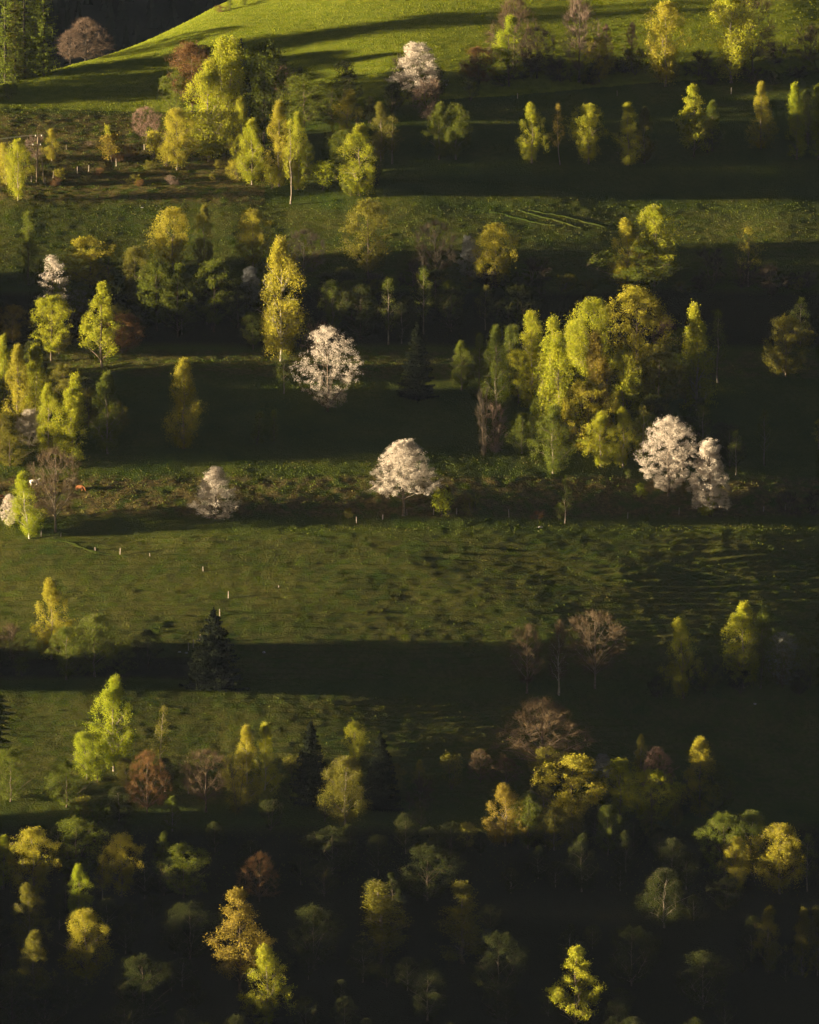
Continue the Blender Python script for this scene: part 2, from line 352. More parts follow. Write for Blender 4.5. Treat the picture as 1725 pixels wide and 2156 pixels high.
def grow(seed, H, W, cb=.25, env='birch', nl=16, ns=170, per=40, mode='leaf', size=.24, droop=.8, gap=.35, up=.8, lobes=.5, rt=.011, curve=.042, sp=.42, stems=1, top_noise=0):
    r = np.random.default_rng(seed); wood = []; crown = []
    e = ENV[env]; cbz = cb*H
    for st in range(stems):
        K = 9; tt = np.linspace(0, 1, K); az = r.uniform(0, 6.28)
        off = np.array([math.cos(az), math.sin(az)])*(0 if stems == 1 else W*.17)
        bend = r.normal(0, curve*H, 2); wob = r.normal(0, curve*H*.25, (K, 2)); wob[0] = 0
        tr = np.stack([off[0]*tt**.7+bend[0]*(tt**2-tt*.7)+wob[:, 0]*.6, off[1]*tt**.7+bend[1]*(tt**2-tt*.7)+wob[:, 1]*.6, tt*H*.94*(1 if st == 0 else r.uniform(.75, .95))], 1)
        rad = (rt*H*(1.0-.9*tt**.9)*(1 if stems == 1 else .75))+.015; rad[0] *= 1.35
        wood.append(tube(tr, rad, 6))
        def axis(z): return np.stack([np.interp(z, tr[:, 2], tr[:, 0]), np.interp(z, tr[:, 2], tr[:, 1])], -1)
        nodes, nrad = [tr[3:]], [rad[3:]]
        for k in range(nl//stems):
            t = (k+.5)/(nl//stems)*.95+r.uniform(-.03, .03); az = k*2.4+r.uniform(-.5, .5)
            lb = 1-lobes+lobes*2*vnoise(az*.95+3, t*4.0, seed)
            rr = W/2*float(e(np.array(t)))*.82*lb*r.uniform(.8, 1.05); zt = cbz+t*(H-cbz)
            zb = max(zt-rr*up*r.uniform(.8, 1.3)-.4, cbz*.75, .25); c0 = axis(np.array(zb)); ct = axis(np.array(zt))
            p0 = np.array([*c0, zb]); p2 = np.array([ct[0]+rr*math.cos(az), ct[1]+rr*math.sin(az), zt]); p1 = (p0+p2)/2+np.array([0, 0, .13*rr])
            q = np.linspace(0, 1, 6)[:, None]; cu = p0*(1-q)**2+2*p1*q*(1-q)+p2*q*q+r.normal(0, .035*rr+.02, (6, 3))*q
            rb = max(.028, np.interp(zb, tr[:, 2], rad)*.5); ra = rb*(1-.8*q[:, 0])
            wood.append(tube(cu, ra, 4)); nodes.append(cu[1:]); nrad.append(ra[1:])
        nodes = np.concatenate(nodes); nrad = np.concatenate(nrad)
        m = ns*3//stems; t = r.uniform(0, 1, m)**.9; az = r.uniform(0, 6.283, m)
        lb = 1-lobes*.6+lobes*1.2*vnoise(az*.95+3, t*4.0, seed)
        rho = np.sqrt(r.uniform(.08, 1, m))
        rr = W/2*e(t)*lb*rho*(1 if stems == 1 else .8); zz = cbz+t*(H-cbz)
        ax = axis(zz); P = np.stack([ax[:, 0]+rr*np.cos(az), ax[:, 1]+rr*np.sin(az), zz], -1)
        P[:, 2] += top_noise*r.normal(size=m)
        g = .6*vnoise(P[:, 0]/1.5+P[:, 2]*.37, P[:, 1]/1.5-P[:, 2]*.71, seed+5)+.4*vnoise(P[:, 0]/.8-P[:, 2]*.9, P[:, 1]/.8+P[:, 2]*.6, seed+6)
        keep = (g > gap) | (t > .93); P = P[keep][:ns//stems]
        d = np.linalg.norm(P[:, None]-nodes[None]-np.array([0, 0, .6]), axis=2); ni = d.argmin(1)
        for k in range(len(P)):
            a = nodes[ni[k]]; b = P[k]; mid = (a+b)/2+np.array([0, 0, .12*np.linalg.norm(b-a)])+r.normal(0, .06, 3)
            q = min(nrad[ni[k]]*.6, .045); wood.append(tube([a, mid, b], [q, q*.7, .014], 3))
        A = nodes[ni]; n = len(P)
        if mode == 'bare':
            f = r.uniform(.25, 1.0, (n, per, 1)); s = A[:, None]*(1-f)+P[:, None]*f
            o = P[:, None]-np.array([0, 0, H*.45]); o = o/np.linalg.norm(o, axis=2, keepdims=True)
            dr = o*.8+r.normal(0, .55, (n, per, 3))+np.array([0, 0, .35]); dr /= np.linalg.norm(dr, axis=2, keepdims=True)
            ln = size*r.uniform(.4, 1.3, (n, per, 1)); p0 = s.reshape(-1, 3); p1 = (s+dr*ln).reshape(-1, 3)
            crown.append(ribbons(p0, p1, r.uniform(.008, .019, len(p0)), r))
            j = r.random(len(p0)) < .9; b0 = p1[j]*.55+p0[j]*.45; dd = r.normal(0, .5, b0.shape)*(ln.reshape(-1, 1)[j]); b1 = b0+dd*.6
            crown.append(ribbons(b0, b1, r.uniform(.007, .014, len(b0)), r))
            crown.append(leaves(p1[r.random(len(p1)) < .7], .09, r))
        else:
            f = r.uniform(.45, 1.08, (n, per, 1)); s = A[:, None]*(1-f)+P[:, None]*f
            c = s+r.normal(0, sp, (n, per, 3))*np.array([1, 1, .75])
            if droop: c[:, :, 2] -= r.exponential(droop*.45, (n, per))*np.clip((c[:, :, 2])/3, 0, 1)
            c = c.reshape(-1, 3); c = c[c[:, 2] > .08]
            crown.append(leaves(c, size, r, .8 if droop > .5 else 0))
    return merge(wood), merge(crown)
def spruce(seed, H, W, cb=.04, dens=1, droop=.25, size=.4, loose=0):
    r = np.random.default_rng(seed); wood = [tube([(0, 0, 0), (.1, 0, H*.5), (0, 0, H)], [H*.013, H*.008, .02], 6)]; c = []; z = cb*H
    while z < H*.985:
        t = (z-cb*H)/(H*(1-cb)); n = 6 if loose else 8
        for k in range(n):
            az = r.uniform(0, 6.28); Lb = W/2*(1-t)**(.75 if not loose else .5)*r.uniform(.6, 1.12)+.15
            m = max(4, int(Lb*15*dens)); f = r.uniform(.12, 1, m)
            sag = -droop*Lb*f+.45*droop*Lb*f*f*2
            wd = .30*Lb*(1-f)+.12
            u = r.normal(0, 1, m)*wd*.6
            x = f*Lb*math.cos(az)-u*math.sin(az); y = f*Lb*math.sin(az)+u*math.cos(az)
            c.append(np.stack([x, y, z+sag-r.exponential(.14+.2*loose, m)], -1))
            wood.append(tube([(0, 0, z), (.55*Lb*math.cos(az), .55*Lb*math.sin(az), z-.25*droop*Lb), (Lb*math.cos(az), Lb*math.sin(az), z-.1*droop*Lb)], [.035, .025, .01], 3))
        z += H*.021*(1.4 if loose else 1)*r.uniform(.7, 1.3)
    c.append(np.stack([r.normal(0, .06, 30), r.normal(0, .06, 30), r.uniform(H*.95, H*1.01, 30)], -1))
    return merge(wood), merge([leaves(np.concatenate(c), size, r, .4, .45)])
PROTO = {}
def proto(kind, H, W, wc, off=(0, 0)):
    (wv, wf), (cv, cf) = wc; i = len(PROTO.setdefault(kind, []))
    # crown footprint measured so that a copy can be fitted to the width it has in the photo
    lo, hi = np.percentile(cv[:, 0], [1, 99]); wr = hi-lo; top = np.percentile(cv[:, 2], 99.8)
    PROTO[kind].append((top, wr, mesh_from(kind+'_trunk', wv, wf, BARK['brown'], smooth=True), mesh_from(kind+'_crown', cv, cf, LEAF['yg'])))
for s, (H, W, cb, en, ns, per, dr, gap) in enumerate([(17, 7, .12, 'birch', 250, 50, 1.2, .34), (17, 6.5, .16, 'birch', 220, 50, 1.6, .4), (16, 6.5, .06, 'cone', 250, 50, .8, .32), (17, 4.2, .18, 'slim', 170, 46, 1.3, .36),
      (16, 4.6, .08, 'cone', 170, 46, .8, .34), (16, 9, .12, 'birch', 300, 50, 1.2, .4), (20, 8, .06, 'birch', 340, 48, 1.9, .4), (15, 8, .14, 'round', 270, 50, 1.4, .4)]):
    proto('birch', H, W, grow(100+s, H, W, cb, en, 18, ns, int(per*1.4), 'leaf', .205, dr, gap+.13, lobes=.95, sp=.30, top_noise=.25))
proto('birch', 17, 8, grow(121, 17, 8, .12, 'birch', 20, 300, 60, 'leaf', .205, 1.4, .45, lobes=.75, sp=.36, stems=2))
proto('birch', 17, 6, grow(122, 17, 6, .18, 'slim', 18, 230, 60, 'leaf', .205, 1.4, .45, lobes=.7, sp=.36, stems=2))
for s, (H, W, cb, en, ns, per, gap) in enumerate([(13, 9, .2, 'round', 260, 44, .40), (14, 8, .12, 'birch', 240, 44, .45), (12, 10, .1, 'round', 280, 42, .38), (15, 7, .2, 'round', 200, 44, .47)]):
    proto('broad', H, W, grow(200+s, H, W, cb, en, 16, ns, int(per*1.4), 'leaf', .21, .3, gap+.12, lobes=.9, sp=.29, top_noise=.35))
for s, (H, W, cb, ns, per, gap) in enumerate([(14, 6, .3, 75, 34, .5), (13, 8, .3, 80, 34, .5), (15, 4.5, .35, 55, 34, .5)]):
    proto('sparse', H, W, grow(300+s, H, W, cb, 'birch', 14, ns, per, 'leaf', .2, .9, gap, lobes=.7, sp=.35))
for s, (H, W, cb, en, nl, ns) in enumerate([(13, 9, .2, 'fan', 18, 190), (15, 7, .15, 'birch', 20, 180), (13, 15, .12, 'dome', 26, 330), (13, 5, .25, 'slim', 14, 120), (13, 10, .25, 'round', 22, 240)]):
    proto('bare', H, W, grow(400+s, H, W, cb, en, nl, int(ns*1.25), 17, 'bare', .95, 0, .25, 1.1, .5, .013, .02))
for s, (H, W, cb, en, nl, ns, per, gap, lob, up) in enumerate([(16, 14.5, .29, 'pear', 26, 520, 80, .2, .4, .55), (18, 11.5, .08, 'round', 22, 520, 80, .18, .5, .8), (15, 10, .12, 'dome', 18, 430, 80, .2, .55, .9), (11.5, 9, .04, 'birch', 18, 330, 74, .24, .5, .7),
      (18, 13, .06, 'round', 26, 400, 50, .45, .8, 1.2), (12, 11, .1, 'dome', 20, 380, 74, .24, .5, .8), (15, 6.5, .1, 'slim', 16, 130, 60, .5, 1.0, .8)]):
    proto('blossom', H, W, grow(500+s, H, W, cb, en, nl, ns, per, 'leaf', .165, 0, gap, up, lob, .017 if s == 0 else .012, .02, sp=.27, top_noise=.3))
proto('spruce', 16, 7, spruce(600, 16, 7, dens=1.8)); proto('spruce', 16, 9, spruce(601, 15, 10, dens=1.8)); proto('spruce', 17, 4.5, spruce(602, 17, 4.6, dens=1.8))
proto('larch', 24, 7, spruce(610, 26, 8, .03, 1.3, .5, .34, 1)); proto('larch', 24, 6, spruce(611, 26, 6.5, .06, 1.2, .6, .34, 1))
for s, (H, W, en, md, ns, per) in enumerate([(4, 5, 'bush', 'leaf', 60, 36), (5, 3, 'cone', 'leaf', 50, 34), (5, 4, 'round', 'leaf', 70, 34), (3, 5.5, 'bush', 'leaf', 60, 34)]):
    proto('bush', H, W, grow(700+s, H, W, .05, en, 10, ns, per, md, .19, .15, .35, 1.0, .5, .01, .03, sp=.26, stems=2))
for s, (H, W, en) in enumerate([(5, 5, 'bush'), (6, 4, 'fan'), (4, 6, 'bush')]):
    proto('barebush', H, W, grow(750+s, H, W, .03, en, 14, 90, 15, 'bare', .7, 0, .1, 1.3, .3, .008, .02, stems=3))

SPEC = {  # kind: (object name, category, crown part name, default bark)
 'birch': ('birch_tree', 'birch', 'crown', 'pale'), 'broad': ('broadleaf_tree', 'tree', 'crown', 'brown'), 'sparse': ('birch_tree', 'birch', 'crown', 'pale'),
 'bare': ('bare_tree', 'bare tree', 'twigs', 'brown'), 'blossom': ('blossoming_tree', 'blossoming tree', 'crown', 'brown'), 'spruce': ('spruce_tree', 'spruce', 'crown', 'dark'),
 'larch': ('larch_tree', 'larch', 'crown', 'dark'), 'bush': ('bush', 'bush', 'foliage', 'brown'), 'barebush': ('bare_bush', 'bush', 'twigs', 'brown')}
rt = random.Random(7); PLACED = []
def plant(kind, col, px, bv, tv, wpx, label, lean=0, bark=None, group=None, var=None, loc=None, Hm=None, Wm=None):
    if ':' in kind: kind, var = kind.split(':'); var = int(var)
    name, cat, crown, bk = SPEC[kind]
    if loc is None:
        g = ground(px, bv); f = (g-cam.location).length; mpp = f/FOC/10
        H = (bv-tv)*mpp; Wd = wpx*mpp*(1.1 if kind in ('birch', 'broad', 'bare') else 1)
    else: g = loc; H = Hm; Wd = Wm
    ps = PROTO[kind]
    sc = sorted(range(len(ps)), key=lambda i: abs(math.log((Wd/H)/(ps[i][1]/ps[i][0])))+rt.random()*.25)
    p = ps[sc[0] if var is None else var]
    PLACED.append((px, bv, tv, wpx, col))
    t = obj(name, None, None, (g.x, g.y, g.z-.12)); t.empty_display_size = .5
    t.scale = (Wd/p[1], Wd/p[1], H/p[0]); t.rotation_euler = (0, R(lean), 0)
    tag(t, label, cat, group)
    ang = rt.uniform(0, 6.28)
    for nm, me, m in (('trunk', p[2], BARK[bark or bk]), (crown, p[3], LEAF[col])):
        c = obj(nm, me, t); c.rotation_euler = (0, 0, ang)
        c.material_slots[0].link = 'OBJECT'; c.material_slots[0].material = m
    return t
LEAF['shade'] = leaf_mat('leaf_green_shaded', (.020, .028, .008), (.040, .046, .011))  # green leaf with the shade put into its colour
# kind | leaf colour | px | base | top | crown width | lean | bark | label
TREES = """
larch|larch|12|166|-70|60|0||tall green larch at the left edge of the picture by the dark forest
larch|larch|52|163|-75|62|0||tall green larch between the edge larch and the one nearest the gap
larch|larch|92|160|-60|55|0||right-hand tall green larch beside the bare tree at the top left corner
larch|olive|32|168|-10|44|0||shorter brownish larch crowded among the tall larches in the corner
larch|larch|74|160|-20|44|0||shorter green larch squeezed between two taller larches in the corner
bare|grey|180|128|33|100|0|dark|leafless spreading tree on the crest before the dark forest
bare|grey|148|136|58|46|0|dark|narrow leafless tree between the larches and the spreading bare tree
barebush|rust|468|24|8|34|0||low russet bush on the skyline of the sunlit meadow
bush|green|484|20|-3|14|0||tiny dark conical bush on the skyline beside the russet bush
bush|green|514|10|-8|18|0||small dark bush highest up on the meadow skyline
bush|green|18|208|172|40|0||small green bush at the left tip of the bright meadow
broad|rust|405|240|88|84|0||round copper coloured tree at the left of the tall meadow-edge group
broad|green|372|245|148|60|0||dim green tree under the copper coloured tree
birch|yg|440|340|125|100|0||broad sunlit birch in front of the tall meadow-edge group
birch|yg|470|325|76|74|0||tallest pale birch of the meadow-edge group
spruce|dark|508|300|90|52|0||dark spruce standing among the tall meadow-edge birches
broad|green|556|310|88|98|0||wide dim green tree right of the dark spruce by the meadow
bare|pink|597|215|133|42|0||small pinkish leafless tree behind the wide dim green tree
broad|green|640|262|158|88|0||low dark green tree at the foot of the bright meadow
broad|green|700|250|172|80|0||dark round tree right of the low dark green tree below the meadow
birch|yg|508|350|205|52|0||small bright birch below the dark spruce
birch|gold|373|358|228|62|0||golden cone shaped birch left of the tall meadow-edge group
bare|pink|308|305|222|52|0||round leafless tree behind the golden bushes
bush|gold|322|338|274|46|0||golden bush under the round leafless tree
bush|orange|236|340|280|54|0||orange brown bush on the bramble bank
bush|yg|229|330|262|22|0||small pointed green bush rising from the orange brown bush
birch|gold|109|338|272|36|0||small golden birch on the bramble bank
barebush|grey|76|334|280|40|0||greyish bare bush beside the small golden birch
birch|gold|14|392|300|32|0||golden birch at the left edge by the wooden poles
birch|yg|38|426|294|48|0||drooping sunlit birch just left of the wooden poles
bush|gold|350|352|300|40|0||yellowish bush between the leafless tree and the golden cone birch
birch|yg|531|388|250|62|0||bright cone shaped birch at the end of the bramble bank
barebush|gold|502|378|332|52|0||golden twiggy bush at the foot of the bright cone shaped birch
birch|gold|588|392|213|58|0||birch with a golden top between two slim white trunks
birch|yg|628|400|237|46|0||slim birch with white trunk right of the golden topped birch
sparse|yg|612|430|250|34|0||thin birch whose white trunk reaches lowest in its group
bush|yg|572|398|350|44|0||low yellowish bush under the golden topped birch
bush|fresh|680|400|335|50|0||round bright green bush alone right of the slim birches
birch|gold|733|318|188|70|0||golden green birch behind the taller looking front pair below the meadow
birch|yg|757|414|262|84|0||bright green birch with a visible trunk in front of the golden green one
birch|olive|802|338|215|50|0||dim slim birch right of the bright pair
sparse|olive|826|345|240|40|0||faint thin birch farthest right beside the dim slim birch
birch|green|925|336|216|54|0||dim green birch first in the long row on the dark field
birch|green|960|336|218|58|0||second dim green birch of the row with a few lit leaves
birch|yg|1120|346|218|58|0||lit birch alone near the middle of the row on the dark field
sparse|orange|1180|349|218|28|-4||thin orange tinged birch with a crooked pale trunk
birch|yg|1240|346|220|62|0||olive birch right of the thin orange tinged birch
birch|yg|1322|349|218|50|0||left birch of a close pair in the row
birch|olive|1357|344|226|48|0||right birch of a close pair in the row
broad|yg|1462|330|178|72|0||brightest ragged tree of the row on the dark field
bush|yg|1490|322|248|42|0||lit low tree at the right foot of the brightest ragged tree
birch|green|1500|318|212|46|0||dim birch behind the brightest ragged tree
birch|gold|1603|314|173|48|0||yellow topped birch standing alone right of the ragged tree
birch|fresh|1678|335|175|38|0||slim fresh green birch near the right edge
birch|green|1702|308|190|30|0||dim slim birch between two bright ones at the right edge
birch|fresh|1724|336|180|36|0||slim bright birch cut by the right edge of the picture
bare|brown|1083|150|-12|106|0||large leafless tree above the bright green tree in the hedgerow
broad|fresh|1072|182|33|70|0||bright fresh green tree in front of the large leafless one
bare|darktwig|1131|165|55|70|0|dark|dark leafless tree just right of the bright green tree
broad|rust|1008|176|97|64|0||round russet tree at the left of the bright green tree
barebush|darktwig|850|185|108|62|0||dark bare bush left of the white blossoming tree on the meadow edge
blossom:5|white|880|204|90|98|0||white blossoming tree on the lower edge of the bright meadow
bare|grey|1220|172|-8|76|0|pale|tall pale trunked tree with bare branches on the hedgerow
broad|gold|1262|172|75|56|0||small yellow tree right of the tall pale trunked one
bare|pink|1277|152|48|34|0||pale leafless slim tree behind the small yellow tree
bare|pink|1331|152|44|28|0||pale leafless slim tree alone between yellow and golden trees
bush|olive|1338|158|100|50|0||low olive bush under the lone pale slim tree
birch:7|gold|1402|182|3|78|0||large golden birch in the hedgerow
birch|yg|1540|174|-15|96|0||tall birch with two lit trunks at the top right
bare|brown|1585|158|-18|90|0||tall brownish leafless tree right of the two trunked birch
barebush|brown|1704|128|45|60|0||rounded brown bush at the right end of the hedgerow
barebush|darktwig|1640|135|82|80|0||dark bush between the tall leafless tree and the brown bush
barebush|darktwig|1470|160|100|70|0||dark bush between the golden birch and the two trunked birch
barebush|darktwig|1180|172|115|60|0||dark bush left of the tall pale trunked tree
barebush|grey|905|250|160|60|0||grey bush below the meadow blossoming tree
birch|green|60|600|447|50|0||birch with only its top lit at the left of the middle meadow
birch|gold|365|566|436|74|0||golden birch on the middle meadow
birch|olive|430|572|432|48|0||dim yellowish birch right of the golden one on the middle meadow
birch|gold|532|566|440|64|0||yellowish birch behind the tall drooping birch
bare|darktwig|640|602|480|82|0|dark|dark leafless tree right of the tall drooping birch
broad|olive|775|594|418|86|0||dim green tree on the middle meadow with a lit thin top
bare|darktwig|917|606|462|80|0|dark|dark leafless tree standing clear on the middle meadow
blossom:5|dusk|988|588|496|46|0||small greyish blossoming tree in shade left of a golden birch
birch|gold|1043|606|470|78|0||golden drooping birch near the wheel tracks
barebush|darktwig|1120|605|537|80|0||low dark bush right of the golden drooping birch
barebush|darktwig|868|604|540|70|0||low dark bush left of the clear standing dark tree
birch|gold|1320|606|460|72|0||left golden birch of a pair at the meadow's lower edge
birch|yg|1378|606|434|74|0||right taller birch of a pair at the meadow's lower edge
broad|green|1345|610|515|150|0||wide green tree beneath the pair of golden birches
sparse|gold|1576|604|476|58|0||thin birch with a lit yellow tip on the right of the meadow
barebush|darktwig|1500|608|518|66|0||dark upright bush left of the thin yellow tipped birch
barebush|darktwig|1628|608|552|84|0||wide dark bush right of the thin yellow tipped birch
barebush|darktwig|1560|608|545|60|0||dark bush at the foot of the thin yellow tipped birch
broad|gold|190|606|497|100|0||orange and gold broad tree above the narrow blossoming tree
birch|green|228|600|505|50|0||dim birch right of the orange and gold broad tree
blossom:6|white|110|700|538|62|0||narrow white blossoming tree at the left
bush|yg|128|640|580|45|0||bright leafy bush within the narrow white blossoming tree
broad|yg|108|760|622|72|0||bright green tree under the narrow blossoming tree
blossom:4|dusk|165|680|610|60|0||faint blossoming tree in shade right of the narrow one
broad|yg|214|775|593|80|0||ragged bright green tree right of the blossoming tree
birch|orange|26|720|642|58|0||orange tinted tree at the left edge below the meadow
broad|rust|258|748|660|72|0||dim russet tree right of the ragged green one
birch|olive|285|660|520|60|0||dim tree with a patch of golden leaves at its left
broad|green|330|700|548|80|0||dark green tree left of the one with a lit patch
broad|green|375|712|555|72|0||dark green tree with one bright low patch
broad|green|450|700|545|86|0||very dim broad tree in the woods left of the tall drooping birch
birch|gold|592|760|500|98|0|white|tall golden drooping birch rising from the dark wood
bush|yg|566|732|664|36|0||bright low foliage at the left foot of the tall golden birch
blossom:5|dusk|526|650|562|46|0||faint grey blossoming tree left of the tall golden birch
birch|yg|8|845|705|34|0||bright birch cut by the left edge above the birch thicket
birch|gold|38|925|727|60|0||bright golden birch at the left of the thicket
birch|yg|76|915|724|52|0||yellow green birch right of the bright golden thicket birch
birch|yg|102|965|808|62|0||lower bright birch in front of the thicket
birch|yg|152|975|787|56|0||bright birch with white trunk ending the thicket
birch|green|226|955|783|72|0||dim green birch right of the bright thicket
birch|gold|388|945|755|68|0||lone birch with glowing top and shaded foot on the dark field
blossom|white|62|945|862|52|0||small white blossoming tree tucked beneath the thicket
broad|olive|20|985|905|80|0||dark brownish low tree at the left edge under the thicket
bush|green|541|935|865|30|0||left small dim sapling on the dark field
bush|green|577|930|862|22|0||right small dim sapling on the dark field
blossom:4|white|690|866|686|112|0||large white blossoming tree at the edge of the dark wood
barebush|pink|662|745|673|62|0||bare reddish shrub behind the large blossoming tree
spruce|dark|878|842|682|64|0||dark spruce beside the narrow lit strip of grass
sparse|green|598|830|740|34|0||thin dim birch left of the large blossoming tree
sparse|green|818|730|585|42|0||faint thin birch in the dark wood above the spruce
sparse|green|892|705|560|40|0||faint thin birch straight above the dark spruce
sparse|olive|1022|696|600|40|0||faint leaning birch with pale trunk left of the birch wood
birch|green|972|822|718|52|0||dim birch farthest left before the birch wood
birch|green|1010|842|703|46|0||second dim birch before the birch wood
birch|green|1045|870|685|56|0||partly lit birch left of the birch wood
birch|green|1073|825|684|32|0||slim partly lit birch touching the birch wood
birch|yg|1120|860|656|74|0||bright yellow green birch at the left of the birch wood
broad|yg|1092|850|735|60|0||bright leaning foliage low at the left of the birch wood
birch|yg|1160|900|668|42|0||narrow birch behind the bright left birch of the wood
birch|yg|1176|958|700|84|0||tall bright birch in the front left of the birch wood
birch|yg|1248|810|628|88|0||broad bright crown at the back of the birch wood
birch|yg|1212|785|672|52|0||small bright crown left of the broad one at the back of the wood
birch|orange|1256|905|697|58|0||orange tinged birch in the middle of the birch wood
broad|gold|1238|960|800|96|0||lower golden tree in the middle front of the birch wood
broad|gold|1342|800|602|106|0||round topped golden tree highest in the birch wood
birch|yg|1312|905|738|72|0||bright birch under the round topped golden tree
birch|yg|1265|985|865|64|0||low bright birch at the front foot of the birch wood
birch|yg|1312|985|858|56|0||low bright birch right of the other low one at the wood's foot
broad|olive|1388|890|728|84|0||olive tree in the right half of the birch wood
bare|pink|1402|740|668|52|0||pinkish leafless tree in the right half of the birch wood
broad|green|1432|810|690|62|0||dim green crown right of the pinkish leafless tree
birch|yg|1468|866|641|58|0|white|slim bright topped birch at the right end of the birch wood
sparse|green|1512|808|650|42|0||faint birch just beyond the slim one at the wood's right end
broad|olive|1655|795|664|82|0||dim olive tree alone on the right dark field
sparse|green|1686|728|624|42|0||faint slim tree above the dim olive tree on the right
birch|green|1165|1000|852|76|0||dim birch in shade at the lower left of the birch wood
sparse|olive|1355|985|850|44|0||dim thin birch in shade at the lower right of the birch wood
sparse|green|1480|975|850|50|0||faint birch directly above the right blossoming tree
sparse|green|1550|1000|905|36|0||faint thin birch right of the blossoming pair
sparse|green|1610|980|860|50|0||very faint birch on the dark field at the right
sparse|gold|1724|945|880|22|0||lit birch tip at the right edge
barebush|darktwig|1019|960|812|26|0||dead dark narrow tree left of the birch wood
barebush|grey|1045|955|845|40|0||dead branching shrub right of the dead narrow tree
birch|green|1100|960|870|50|0||dim small birch between the dead shrub and the birch wood
blossom:1|white|1408|1044|877|88|0||taller left tree of the bright blossoming pair
blossom:2|white|1494|1087|925|82|0||shorter right tree of the bright blossoming pair
blossom:0|white|850|1087|927|130|0|pale|spreading white blossoming tree alone in the middle
blossom:3|white|455|1098|984|76|0||small white blossoming tree on the left grassy bank
birch|fresh|62|1134|993|64|-7|white|bright green birch leaning left beside the path
bare|brown|117|1122|940|96|0|pale|rounded brown leafless tree beside the leaning birch
blossom|white|20|1112|1042|30|0||small white blossoming shrub behind the leaning birch
bush|fresh|928|1091|1029|46|0||small fresh green tree right of the middle blossoming tree
barebush|olive|994|1082|1034|44|0||twiggy olive bush right of the small fresh green tree
sparse|green|1190|1104|1008|38|0||thin dim birch with twin trunks on the fence line
bush|green|1177|1096|1060|20|0||tiny green bush at the foot of the twin trunked thin birch
bush|fresh|1347|1052|1015|28|0||small glowing bush left of the blossoming pair
bush|fresh|1488|1086|1045|42|0||fresh green bush under the right blossoming tree
bush|green|1580|1090|1070|18|0||tiny green bush on the fence line at the right
barebush|darktwig|1668|1085|1028|64|0||dim bare bush near the right end of the fence
barebush|darktwig|1718|1085|1030|40|0||dim bare bush cut by the right edge on the fence line
barebush|rust|1130|1094|1074|32|0||small reddish shrub on the dark bank
bush|olive|736|1090|1068|26|0||tiny olive bush left of the middle blossoming tree
bush|green|1322|1010|985|16|0||tiny dim sapling at the foot of the birch wood
birch|gold|108|1392|1220|74|0||bright golden birch on the left of the lower meadow
barebush|brown|22|1388|1305|78|0|pale|spreading brown bush with pale stems at the left edge
birch|green|140|1432|1320|62|0||shaded green birch under the bright golden one
birch|green|200|1425|1292|76|0||dark rounded birch right of the bright golden one
broad|shade|312|1408|1325|46|0||small dark tree between the dark birch and the spruce
spruce:1|dark|450|1452|1284|100|0||broad black spruce at the edge of the lower meadow
bare|brown|1110|1462|1313|74|0|pale|left leafless tree of the brown trio
bare|brown|1177|1466|1305|44|0|white|slim middle tree of the brown trio with a white lower trunk
bare|brown|1253|1452|1284|108|0|pale|largest right tree of the brown leafless trio
birch|yg|1440|1472|1303|70|-3|pale|green birch with a slanting trunk right of the brown trio
birch|yg|1565|1450|1268|84|0||leafy birch on the right of the lower meadow
birch|green|1602|1452|1276|46|0||narrow birch touching the leafy one on its right
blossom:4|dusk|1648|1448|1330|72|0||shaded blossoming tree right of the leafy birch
broad|green|1706|1450|1340|60|0||dim bluish green tree near the right edge of the lower meadow
broad|green|1485|1462|1370|60|0||dark low tree between the slanting birch and the leafy birch
birch|fresh|240|1625|1425|86|0||tallest bright birch of the lower left
birch|fresh|183|1642|1540|52|-4||small bright birch leaning left of the tallest one
bush|fresh|206|1648|1570|26|0||narrow bright sapling between two bright birches
sparse|olive|340|1642|1485|40|0||sparse tree with a handful of golden leaves
broad|green|22|1690|1577|80|0||dark round tree at the left edge of the lower field
broad|green|140|1700|1600|70|0||dim tree under the small leaning bright birch
bare|rust|310|1712|1577|88|0||orange brown leafless tree on the lower strip of grass
bare|brown|434|1712|1577|90|0||brown spreading leafless tree left of the dark trunked one
barebush|olive|500|1712|1580|60|0|dark|olive twiggy tree with a thick dark trunk
birch|gold|519|1692|1527|54|0|white|left of the two white trunked birches above the lit strip
birch|yg|559|1688|1523|50|0|white|right of the two white trunked birches above the lit strip
spruce|dark|655|1695|1520|72|0||black spruce right of the two white trunked birches
spruce|dark|802|1705|1543|68|0||black spruce right of the small yellow topped birch
birch|yg|747|1612|1518|42|0||small yellow topped birch between the black spruces
birch|olive|728|1742|1592|82|0||ragged olive birch with a thin pale trunk between the black spruces
barebush|brown|884|1702|1632|60|0||dim brownish bush alone right of the black spruces
bare|brown|1142|1618|1467|182|0||widest brown leafless tree domed over the lower trees
bare|brown|1012|1648|1576|62|0||left small brown leafless tree below the widest one
bare|brown|1066|1652|1592|70|0||right small brown leafless tree below the widest one
broad|olive|1156|1660|1572|70|0||olive leafing tree below the widest brown one
birch|orange|1064|1785|1652|86|0||orange drooping birch at the left of the lower group
broad|gold|1205|1735|1588|118|0||broad glowing birch in the middle of the lower group
birch|green|1258|1712|1622|46|0||dim birch right of the broad glowing one
birch|olive|1168|1790|1698|66|0||dim olive birch under the broad glowing one
birch|green|1112|1790|1672|60|0||green birch between the orange and the glowing birches
birch|green|1280|1800|1695|52|0||dim narrow birch lowest of the lower group
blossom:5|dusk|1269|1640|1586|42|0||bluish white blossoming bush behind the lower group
birch|yg|1306|1722|1596|66|0||bright birch with lit trunk in the lower group
birch|olive|1350|1630|1546|32|0||slim dim birch behind the pinkish bare one
